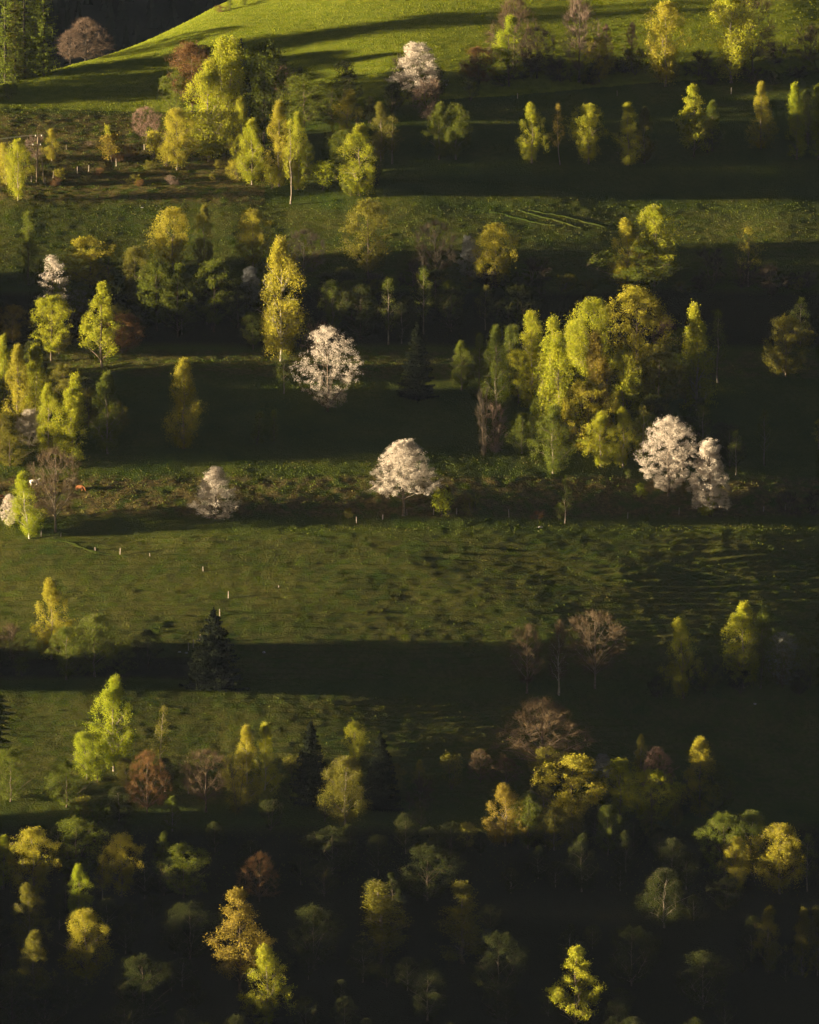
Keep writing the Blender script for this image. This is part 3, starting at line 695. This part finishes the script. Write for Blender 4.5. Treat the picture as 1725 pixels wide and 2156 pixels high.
bare|pink|1385|1665|1572|72|0||pinkish bare crown rising behind lower trees
broad|yg|1372|1735|1618|90|0||yellow green tree in front of the pinkish bare crown
birch|gold|1474|1725|1554|78|0||glowing rounded birch at the right end of the lower group
broad|green|1500|1725|1605|80|0||dim tree beneath the glowing rounded birch
broad|green|1525|1850|1712|80|0||dim green tree at the left of the lower right trio
birch|green|1583|1840|1706|70|0||partly lit green birch behind the lower right trio
birch|gold|1550|1885|1764|54|0||small glowing birch in the middle of the lower right trio
birch|gold|1642|1885|1736|92|0||largest glowing birch of the lower right trio
sparse|green|1700|1880|1755|50|0||faint birch right of the largest glowing lower right birch
birch|shade|1225|1880|1757|60|0||faint birch half hidden in the dark valley wood
birch|fresh|8|1872|1758|40|0||bright birch cut by the left edge in the lower wood
birch|gold|70|1895|1742|88|0||broad golden topped birch in the lower left wood
broad|green|160|1850|1722|96|0||dim tree right of the broad golden topped birch
birch|gold|256|1890|1756|72|0||golden topped drooping birch left of the domed dim tree
sparse|gold|216|1900|1798|34|0||thin lit birch touching the golden topped drooping one
broad|green|386|1890|1773|92|0||domed tree with only its top edge lit
birch|green|345|1840|1750|36|0||faint pointed tree behind the domed tree
birch|fresh|166|1945|1820|56|0||small bright birch in the middle of the lower left wood
birch|gold|180|2075|1914|84|0||drooping golden birch below the small bright one
birch|olive|60|2010|1862|74|0||dim birch with a lit tip under the broad golden topped one
birch|olive|72|2110|1962|72|0||dim olive birch second from the bottom left corner
broad|shade|25|2160|2050|90|0||dark tree in the bottom left corner
broad|shade|95|2170|2080|80|0||dark tree beside the one in the bottom left corner
bare|rust|546|1900|1793|84|0||dim bare tree with an orange rim
broad:1|orange|505|2088|1872|122|0||large orange gold tree in the dark valley wood
birch|yg|561|2170|1992|88|0||green birch in front of the large orange gold tree
birch:3|olive|800|2030|1855|74|0||left of two faintly lit pointed birches in the dark
birch:4|olive|975|2030|1857|70|0||right of two faintly lit pointed birches in the dark
broad:1|yg|1212|2172|1994|100|0||bright green crown near the bottom of the dark valley wood
birch|olive|1618|2050|1908|58|0||faint pointed birch at the lower right
birch|olive|1690|2060|1914|42|0||faint birch tip right of the faint pointed birch
birch|olive|1722|2060|1912|34|0||faint birch tip cut by the right edge low down
broad|shade|660|2040|1905|90|0||very dark tree right of the large orange gold tree
broad|shade|1050|2100|1960|90|0||very dark tree between the pointed birches and the bright green crown
broad|shade|1330|2080|1950|86|0||very dark tree right of the bright green crown
broad|shade|1480|2130|2000|90|0||very dark tree near the bottom right of the valley wood
birch|shade|900|2150|2020|80|0||very dark birch below the two pointed birches
broad|shade|700|1840|1740|90|0||dark tree in the shaded wood below the black spruces
broad|shade|900|1900|1780|100|0||dark tree in the middle of the shaded wood
birch|shade|1400|1960|1830|80|0||dark birch left of the lower right trio
broad|shade|300|2150|2010|100|0||dark tree left of the green birch at the bottom
broad|shade|400|2020|1900|90|0||dark tree left of the large orange gold tree
birch|green|700|700|590|50|0||dim birch in the dark wood right of the tall golden birch
broad|shade|760|715|600|80|0||dark tree in the wood behind the large blossoming tree
broad|shade|950|700|608|80|0||dark tree in the wood above the strip of lit grass
broad|shade|1090|700|600|70|0||dark tree behind the top of the birch wood
broad|shade|500|690|600|70|0||dark tree left of the foot of the tall golden birch
"""
for ln in TREES.strip().split('\n'):
    k, c, px, bv, tv, wd, lean, bark, lab = ln.split('|')
    kk = k.split(':')[0]
    grp = {'birch': 'birches on the hillside', 'sparse': 'birches on the hillside', 'broad': 'broadleaf trees on the hillside', 'bare': 'leafless trees on the hillside', 'blossom': 'blossoming trees', 'spruce': 'dark spruces',
           'larch': 'larches in the corner', 'bush': 'bushes and saplings', 'barebush': 'bare bushes'}[kk]
    plant(k, c, float(px), float(bv), float(tv), float(wd), lab, float(lean), bark or None, grp)
# the crowd of trees that stands in the shade of the others
def crowd(n, px0, px1, v0, v1, h0, h1, lab, kinds, cols, grp, asp=.6):
    k = 0; tries = 0
    while k < n and tries < n*12:
        tries += 1; px = rf.uniform(px0, px1); bv = rf.uniform(v0, v1); h = rf.uniform(h0, h1); tv = bv-h*10
        if any(abs(px-q[0]) < 20+q[3]*.3 and q[2]-12 < tv < q[2]+(q[1]-q[2])*.62 and bv > q[1]-4 and q[4] != 'x' for q in PLACED): continue
        sl = shade_label(lab, px, (bv+tv)/2, h)
        if sl is None: continue
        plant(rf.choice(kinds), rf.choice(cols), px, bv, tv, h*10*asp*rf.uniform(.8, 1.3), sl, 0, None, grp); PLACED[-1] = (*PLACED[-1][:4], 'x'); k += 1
rf = random.Random(21); USED = set(); HERO = []
for ln in TREES.strip().split('\n'):
    q = ln.split('|')
    if len(q[-1].split()) <= 9: HERO.append((float(q[2]), (float(q[3])+float(q[4]))/2, q[-1]))
def shade_label(word, px, v, h):
    size = 'low' if h < 5 else 'small' if h < 8 else 'tall'
    for adj in ('', size+' '):
        for hx, hv, hl in sorted(HERO, key=lambda q: math.hypot(q[0]-px, q[1]-v))[:5]:
            dx, dv = px-hx, v-hv; rel = ('upper ' if dv < 0 else 'lower ')+('left of' if dx < 0 else 'right of')
            if abs(dx) > 2.2*abs(dv): rel = 'left of' if dx < 0 else 'right of'
            if abs(dv) > 2.2*abs(dx): rel = 'above' if dv < 0 else 'below'
            if rel.startswith(('upper', 'lower')): rel = 'to the '+rel
            lab = f'{adj}{word} {rel} the {hl}'
            if len(lab.split()) <= 16 and lab not in USED: USED.add(lab); return lab
    return None
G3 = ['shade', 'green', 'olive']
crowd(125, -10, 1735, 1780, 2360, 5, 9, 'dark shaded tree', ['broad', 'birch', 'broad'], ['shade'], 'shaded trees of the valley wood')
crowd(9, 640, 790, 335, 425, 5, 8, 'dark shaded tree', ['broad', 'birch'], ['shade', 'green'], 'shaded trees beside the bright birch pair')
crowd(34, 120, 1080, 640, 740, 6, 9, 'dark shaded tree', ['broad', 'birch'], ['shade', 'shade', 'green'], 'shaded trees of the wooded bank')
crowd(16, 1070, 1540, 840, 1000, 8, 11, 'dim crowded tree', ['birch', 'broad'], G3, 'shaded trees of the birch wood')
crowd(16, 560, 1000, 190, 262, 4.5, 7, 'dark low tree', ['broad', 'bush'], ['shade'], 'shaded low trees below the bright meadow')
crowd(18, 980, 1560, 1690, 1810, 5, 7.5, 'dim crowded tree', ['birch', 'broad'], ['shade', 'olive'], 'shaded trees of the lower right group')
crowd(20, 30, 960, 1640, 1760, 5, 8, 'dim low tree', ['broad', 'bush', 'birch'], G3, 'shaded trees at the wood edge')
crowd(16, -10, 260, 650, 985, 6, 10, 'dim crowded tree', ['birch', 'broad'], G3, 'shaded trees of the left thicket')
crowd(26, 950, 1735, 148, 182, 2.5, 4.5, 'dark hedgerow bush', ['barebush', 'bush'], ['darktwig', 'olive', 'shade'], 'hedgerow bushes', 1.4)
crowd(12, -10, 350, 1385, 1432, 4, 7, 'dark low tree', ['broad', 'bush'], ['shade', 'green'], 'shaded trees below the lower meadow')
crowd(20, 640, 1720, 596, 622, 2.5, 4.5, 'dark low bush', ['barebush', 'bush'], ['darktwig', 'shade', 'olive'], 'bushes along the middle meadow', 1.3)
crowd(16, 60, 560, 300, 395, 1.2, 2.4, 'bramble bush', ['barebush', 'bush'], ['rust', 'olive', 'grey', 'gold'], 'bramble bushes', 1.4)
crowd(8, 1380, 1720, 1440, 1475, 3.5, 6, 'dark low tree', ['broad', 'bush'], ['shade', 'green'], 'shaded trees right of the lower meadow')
# woods standing left of the view: they shade the banks and the valley wood
def wood_mesh(spots, seed, names):
    r = random.Random(seed); parts = []
    for (px, bv, h, wd) in spots:
        g = ground(px, bv) if bv < 2450 else ground(px, 2450)
        k = r.choice(names); H, W, _, me = r.choice(PROTO[k])
        n = len(me.vertices); a = np.empty(n*3, np.float32); me.vertices.foreach_get('co', a); a = a.reshape(-1, 4, 3)
        a = a[::2]; c = a.mean(1, keepdims=True); a = (c+(a-c)*1.5).reshape(-1, 3)
        q = r.uniform(0, 6.28); cs, sn = math.cos(q), math.sin(q)
        x, y = (a[:, 0]*cs-a[:, 1]*sn)*wd/W, (a[:, 0]*sn+a[:, 1]*cs)*wd/W
        parts.append((np.stack([g.x+x, g.y+y, g.z+a[:, 2]*h/H], -1), np.arange(len(a)).reshape(-1, 4)))
    return merge(parts)
sp = []; rw = random.Random(3)
def row(px0, px1, v0, v1, n, h0, h1, w=8):
    for i in range(n): sp.append((rw.uniform(px0, px1), rw.uniform(v0, v1), rw.uniform(h0, h1), w*rw.uniform(.8, 1.3)))
row(-900, -60, 1775, 2000, 110, 8.5, 11)
row(-900, -60, 2000, 2450, 100, 10, 13)
row(-420, -60, 800, 950, 25, 7, 9)
row(-400, -50, 1400, 1450, 26, 5, 7.5)
row(-420, -60, 600, 745, 40, 12, 15)
row(-330, -110, 188, 228, 9, 10, 17, 6)
if sp:
    wv, wf = wood_mesh(sp, 5, ['birch', 'broad'])
    tag(obj('woodland', mesh_from('woodland', wv, wf, LEAF['green'])), 'mass of green woodland on the slope beyond the left edge', 'woodland', kind='stuff')
# far dark mountain with spruce forest
def far_hill():
    nx, ny = 60, 40; xs = np.linspace(-900, 300, nx); ys = np.linspace(540, 2000, ny); X, Y = np.meshgrid(xs, ys, indexing='ij')
    Z = -60+(Y-540)*.62-(X+60)*.3+18*fbm(X/160, Y/160, 8, 3)
    i = np.arange(nx*ny).reshape(nx, ny); F = np.stack([i[:-1, :-1], i[1:, :-1], i[1:, 1:], i[:-1, 1:]], -1).reshape(-1, 4)
    me = mesh_from('far_mountain', np.stack([X, Y, Z], -1).reshape(-1, 3), F, noise_mat('forest_floor', (.010, .013, .014), (.022, .026, .026), .05), smooth=True)
    tag(obj('mountain', me), 'dark forested mountainside behind the meadow', None, kind='structure')
    r = np.random.default_rng(4); n = 2200; x = r.uniform(-300, 60, n); y = r.uniform(640, 1150, n); z = -60+(y-540)*.62-(x+60)*.3+18*fbm(x/160, y/160, 8, 3)
    P = []; 
    for lay in range(4):
        h = r.uniform(11, 19, n) if lay == 0 else h; w = h*.17*(1-.2*lay)
        for s in range(5):
            a0 = s*1.2566+lay; a1 = a0+1.2566; b = z+h*(.08+.22*lay); t = b+h*(.36 if lay < 3 else .26)
            P.append(np.stack([np.stack([x+w*math.cos(a0), y+w*math.sin(a0), b], -1), np.stack([x+w*math.cos(a1), y+w*math.sin(a1), b+h*.03], -1), np.stack([x, y, t], -1)], 1))
    P = np.concatenate(P).reshape(-1, 3)
    tag(obj('mountain_forest', mesh_from('mountain_forest', P, np.arange(len(P)).reshape(-1, 3), LEAF['darkfar'])), 'dense dark spruce forest covering the far mountainside', 'forest', kind='stuff')
LEAF['darkfar'] = leaf_mat('far_needles', (.012, .016, .016), (.03, .036, .036), .05, .02)
far_hill()

# thin air volume added to lift the darkest tones
hz, hn, ho = node_mat('dark_lift_air'); pv = hn.nodes.new('ShaderNodeVolumePrincipled')
pv.inputs['Color'].default_value = (.52, .66, 1, 1); pv.inputs['Density'].default_value = 5e-6; hn.links.new(pv.outputs[0], ho.inputs['Volume'])
P = []
zt = max(float(ZF.max())+15, CAMZ+20, 460); zb = float(ZF.min())-1
P0 = np.array([(x, y, z) for x in (-3400, 3400) for y in (-4100, 3100) for z in (zb, zt)], float)
tag(obj('haze', mesh_from('haze', P0, np.array([(0, 1, 3, 2), (4, 6, 7, 5), (0, 4, 5, 1), (2, 3, 7, 6), (0, 2, 6, 4), (1, 5, 7, 3)]), hz)), 'thin even haze added over the valley to lift its blacks', 'haze', kind='stuff')
print('zrange', zb, zt, XG.min(), XG.max())
# ------------------------------------------------------------------ fence posts, poles, cows, stones
def bm_box(parts, cx, cy, cz, sx, sy, sz, taper=1.0):
    v = np.array([(x*sx/2*(taper if z > 0 else 1), y*sy/2*(taper if z > 0 else 1), z*sz/2) for x in (-1, 1) for y in (-1, 1) for z in (-1, 1)], float)+np.array([cx, cy, cz])
    parts.append((v, np.array([(0, 1, 3, 2), (4, 6, 7, 5), (0, 4, 5, 1), (2, 3, 7, 6), (0, 2, 6, 4), (1, 5, 7, 3)])))
def post_mesh():
    v, f = tube([(0, 0, -.3), (0, 0, .4), (.015, .01, .85), (.02, .015, 1.12), (.02, .015, 1.17)], [.085, .08, .075, .07, .035], 7)
    n = len(v); f = np.concatenate([f, np.array([(n-7, n-6, n-5, n-4), (n-4, n-3, n-2, n-1)])]); return mesh_from('fence_post', v, f, WOODM)
PM = post_mesh()
POSTS = """66|1092|1.2|fence post left of the small white blossoming tree's path, furthest left on the upper fence
87|1132|1.1|fence post standing at the foot of the leaning bright birch
128|1131|.8|short fence post beside the brown leafless tree
201|1163|.8|thin fence post left of the pale one on the lower meadow
253|1170|1.3|pale fence post catching the light at the top left of the lower meadow
316|1174|.8|thin fence post right of the pale one on the lower meadow
428|1205|1.0|thin fence post alone between the pale post and the mid meadow post
481|1260|1.25|bright fence post in the middle left of the lower meadow
587|1240|.6|short dim fence post right of the bright mid meadow post
463|1298|1.2|fence post directly above the black spruce
421|1351|1.1|uppermost of three fence posts left of the black spruce
407|1364|1.35|middle of three fence posts left of the black spruce
397|1370|1.3|lowest of three fence posts left of the black spruce
751|1104|1.3|dark fence post left of the middle blossoming tree
806|1095|.9|short fence post nearest left of the middle blossoming tree
857|1087|1.1|white fence post at the trunk of the middle blossoming tree
913|1084|1.1|fence post left of the small fresh green tree
962|1084|1.2|reddish fence post right of the small fresh green tree
1072|1091|1.5|thick grey fence post alone on the dark bank
1322|1092|1.1|dim fence post left of the bright posts under the blossoming pair
1430|1082|1.1|bright fence post under the taller blossoming tree
1608|1081|1.1|first bright fence post right of the blossoming pair
1654|1080|1.3|tall bright fence post near the right end of the fence
1706|1080|.9|dim fence post last on the right
140|313|.9|dim fence post on the shaded slope below the left meadow
304|313|.9|second dim fence post on the shaded slope below the left meadow
112|375|1.4|fence post beside the wooden poles on the bramble bank
163|363|1.2|second fence post rising along the bramble bank
187|358|1.0|third fence post rising along the bramble bank
245|348|1.3|highest fence post along the bramble bank
66|384|1.2|fence post left of the wooden poles
1300|200|.9|dim post in the dark field under the golden hedgerow birch
1540|197|1.2|white post in the dark under the two trunked birch
1090|205|.9|dim post in the dark field under the fresh green tree"""
for ln in POSTS.split('\n'):
    px, v, h, lab = ln.split('|'); g = ground(float(px), float(v)); o = obj('fence_post', PM, None, (g.x, g.y, g.z)); o.scale = (1.25, 1.25, float(h)); o.rotation_euler = (R(rt.uniform(-4, 4)), R(rt.uniform(-5, 5)), rt.uniform(0, 6))
    tag(o, lab, 'fence post', 'fence posts on the meadows')
# utility pole: two leaning wooden poles, the taller with crossarms
g = ground(78, 385)
t = tag(obj('utility_pole', None, None, tuple(g)), 'tall dark wooden utility pole with crossarms beside the drooping birch', 'utility pole')
pm = noise_mat('pole_wood', (.10, .075, .05), (.22, .17, .11), 5, .8)
v, f = tube([(-.1, 0, -.5), (0, 0, 5), (.25, 0, 11.0)], [.17, .15, .12], 8); obj('pole', mesh_from('pole', v, f, pm, smooth=True), t)
CER = noise_mat('insulator_glaze', (.55, .53, .50), (.7, .68, .65), 4, .3)
arms = []
for z, hx in ((10.8, .9), (8.7, 1.1), (6.3, .6)):
    P = []; bm_box(P, .22-(.25 if z < 10 else -.2), -.15, z, hx*2, .12, .14); a = obj('crossarm', mesh_from('crossarm', *P[0], pm), t)
    for s in ((-.8, .8) if z > 7 else (-.4,)):
        v, f = tube([(0, 0, 0), (0, 0, .12), (0, 0, .18), (0, 0, .30), (0, 0, .34)], [.07, .11, .06, .1, .03], 8)
        i = obj('insulator', mesh_from('insulator', v, f, CER), a, (.22-(.25 if z < 10 else -.2)+s*hx, -.15, z+.07)); arms.append((g.x+i.location.x, g.y-.15, g.z+i.location.z+.3))
g2 = ground(93, 388)
t2 = tag(obj('wooden_pole', None, None, tuple(g2)), 'shorter bare wooden pole leaning left against the utility pole', 'pole')
v, f = tube([(0, 0, -.5), (-.25, 0, 3), (-.55, 0, 6.2)], [.16, .14, .12], 8); obj('shaft', mesh_from('shaft', v, f, pm, smooth=True), t2)
P = []; bm_box(P, .22, -.15, .6, .3, .22, 1.8); obj('stub', mesh_from('stub', *P[0], WOODM), t2)
wm = noise_mat('wire', (.20, .18, .16), (.3, .28, .25), 3, .5)
for i, a in enumerate(arms[:4]):
    pts = [(a[0]-60*s, a[1]+2*s, a[2]-1.2-3.2*s+1.2*(1-2*s)**2+.2) if s > 0 else a for s in np.linspace(0, 1, 24)]
    pts[0] = a; v, f = tube(pts, [.022]*24, 4)
    tag(obj('power_line', mesh_from('power_line', v, f, wm)), ['upper power line from the left end of the top crossarm', 'upper power line from the right end of the top crossarm', 'lower power line from the left end of the second crossarm', 'lower power line from the right end of the second crossarm'][i], 'power line', 'power lines leading left')
# cows
def cow(px, v, mat, label, rz, graze=True, pxs=1.0):
    g = ground(px, v)
    t = tag(obj('cow', None, None, tuple(g)), label, 'cow', 'cows grazing on the slope'); t.rotation_euler = (0, 0, rz); t.scale = (pxs,)*3
    J = [(-.75, 0, 1.05), (-.35, 0, 1.02), (.1, 0, .98), (.5, 0, 1.02), (.78, 0, 1.12), (1.05, 0, .95 if graze else 1.35), (1.28, 0, .55 if graze else 1.5), (1.38, 0, .28 if graze else 1.42), (1.45, 0, .10 if graze else 1.3),
         (-.72, .2, .75), (-.66, .22, .42), (-.72, .22, .04), (-.72, -.2, .75), (-.66, -.22, .42), (-.72, -.22, .04), (.52, .2, .70), (.56, .2, .38), (.52, .2, .04), (.52, -.2, .70), (.56, -.2, .38), (.52, -.2, .04),
         (-.95, 0, 1.08), (-1.0, 0, .8), (-1.0, 0, .5), (1.24, .16, .66 if graze else 1.58), (1.24, -.16, .66 if graze else 1.58)]
    E = [(0, 1), (1, 2), (2, 3), (3, 4), (4, 5), (5, 6), (6, 7), (7, 8), (0, 9), (9, 10), (10, 11), (0, 12), (12, 13), (13, 14), (3, 15), (15, 16), (16, 17), (3, 18), (18, 19), (19, 20), (0, 21), (21, 22), (22, 23), (6, 24), (6, 25)]
    rd = [.30, .34, .36, .33, .24, .16, .15, .11, .08, .15, .075, .06, .15, .075, .06, .12, .065, .055, .12, .065, .055, .06, .03, .05, .04, .04]
    me = D.meshes.new('cow_body'); me.from_pydata(J, E, []); me.materials.append(mat); o = obj('body', me, t)
    sk = o.modifiers.new('skin', 'SKIN'); me_sv = me.skin_vertices[0].data if me.skin_vertices else None
    if me_sv is None:
        bpy.context.view_layer.update()
    for i, x in enumerate(me.skin_vertices[0].data): x.radius = (rd[i], rd[i]); x.use_root = (i == 2)
    ss = o.modifiers.new('sub', 'SUBSURF'); ss.levels = 1; ss.render_levels = 2
    return t
CB = noise_mat('cow_red_brown', (.16, .06, .022), (.22, .085, .03), 2); CW = noise_mat('cow_white', (.55, .52, .48), (.7, .66, .6), 2); CP = noise_mat('cow_patched', (.30, .10, .03), (.62, .55, .46), 1.3, .9, (1, 1, 1), .48, .52)
cow(168, 1035, CB, 'red brown cow grazing right of the rounded leafless tree', R(-25))
cow(4, 1056, CP, 'brown and white cow half cut off by the left edge', R(200))
cow(72, 1024, CW, 'white cow seen behind the leaning birch and the leafless tree', R(10), False)
# pale stones
def stone(px, v, s, label, seed):
    r = np.random.default_rng(seed); g = ground(px, v); nu, nv = 8, 5; V = []
    for j in range(nv+1):
        for i in range(nu):
            a = 2*math.pi*i/nu; b = math.pi*j/nv-math.pi/2; q = s*(1+.25*r.normal()*(0 < j < nv)); V.append((q*math.cos(b)*math.cos(a), q*.7*math.cos(b)*math.sin(a), q*.5*math.sin(b)+s*.15))
    F = [(j*nu+i, j*nu+(i+1) % nu, (j+1)*nu+(i+1) % nu, (j+1)*nu+i) for j in range(nv) for i in range(nu)]
    o = obj('stone', mesh_from('stone', V, F, STM), None, tuple(g)); tag(o, label, 'stone', 'pale stones on the banks')
STM = noise_mat('stone', (.2, .19, .17), (.42, .40, .37), 3, .9)
for i, (px, v, s, lab) in enumerate([(1138, 1111, .5, 'pale angular stone below the small reddish shrub'), (556, 1946*.707, .4, 'flat stone left of the broad black spruce'), (392, 1377, .45, 'pale stone under the three posts by the black spruce'), (378, 1374, .35, 'smaller pale stone left of the one under the three posts'),
        (300, 622*.707, .5, 'pale rock patch above the middle meadow at the left'), (250, 628*.707, .35, 'small pale rock left of the rock patch above the middle meadow'), (330, 620*.707, .4, 'small pale rock right of the rock patch above the middle meadow'), (1590, 1484, .4, 'pale stone under the shaded blossoming tree')]):
    stone(px, v, s, lab, i)
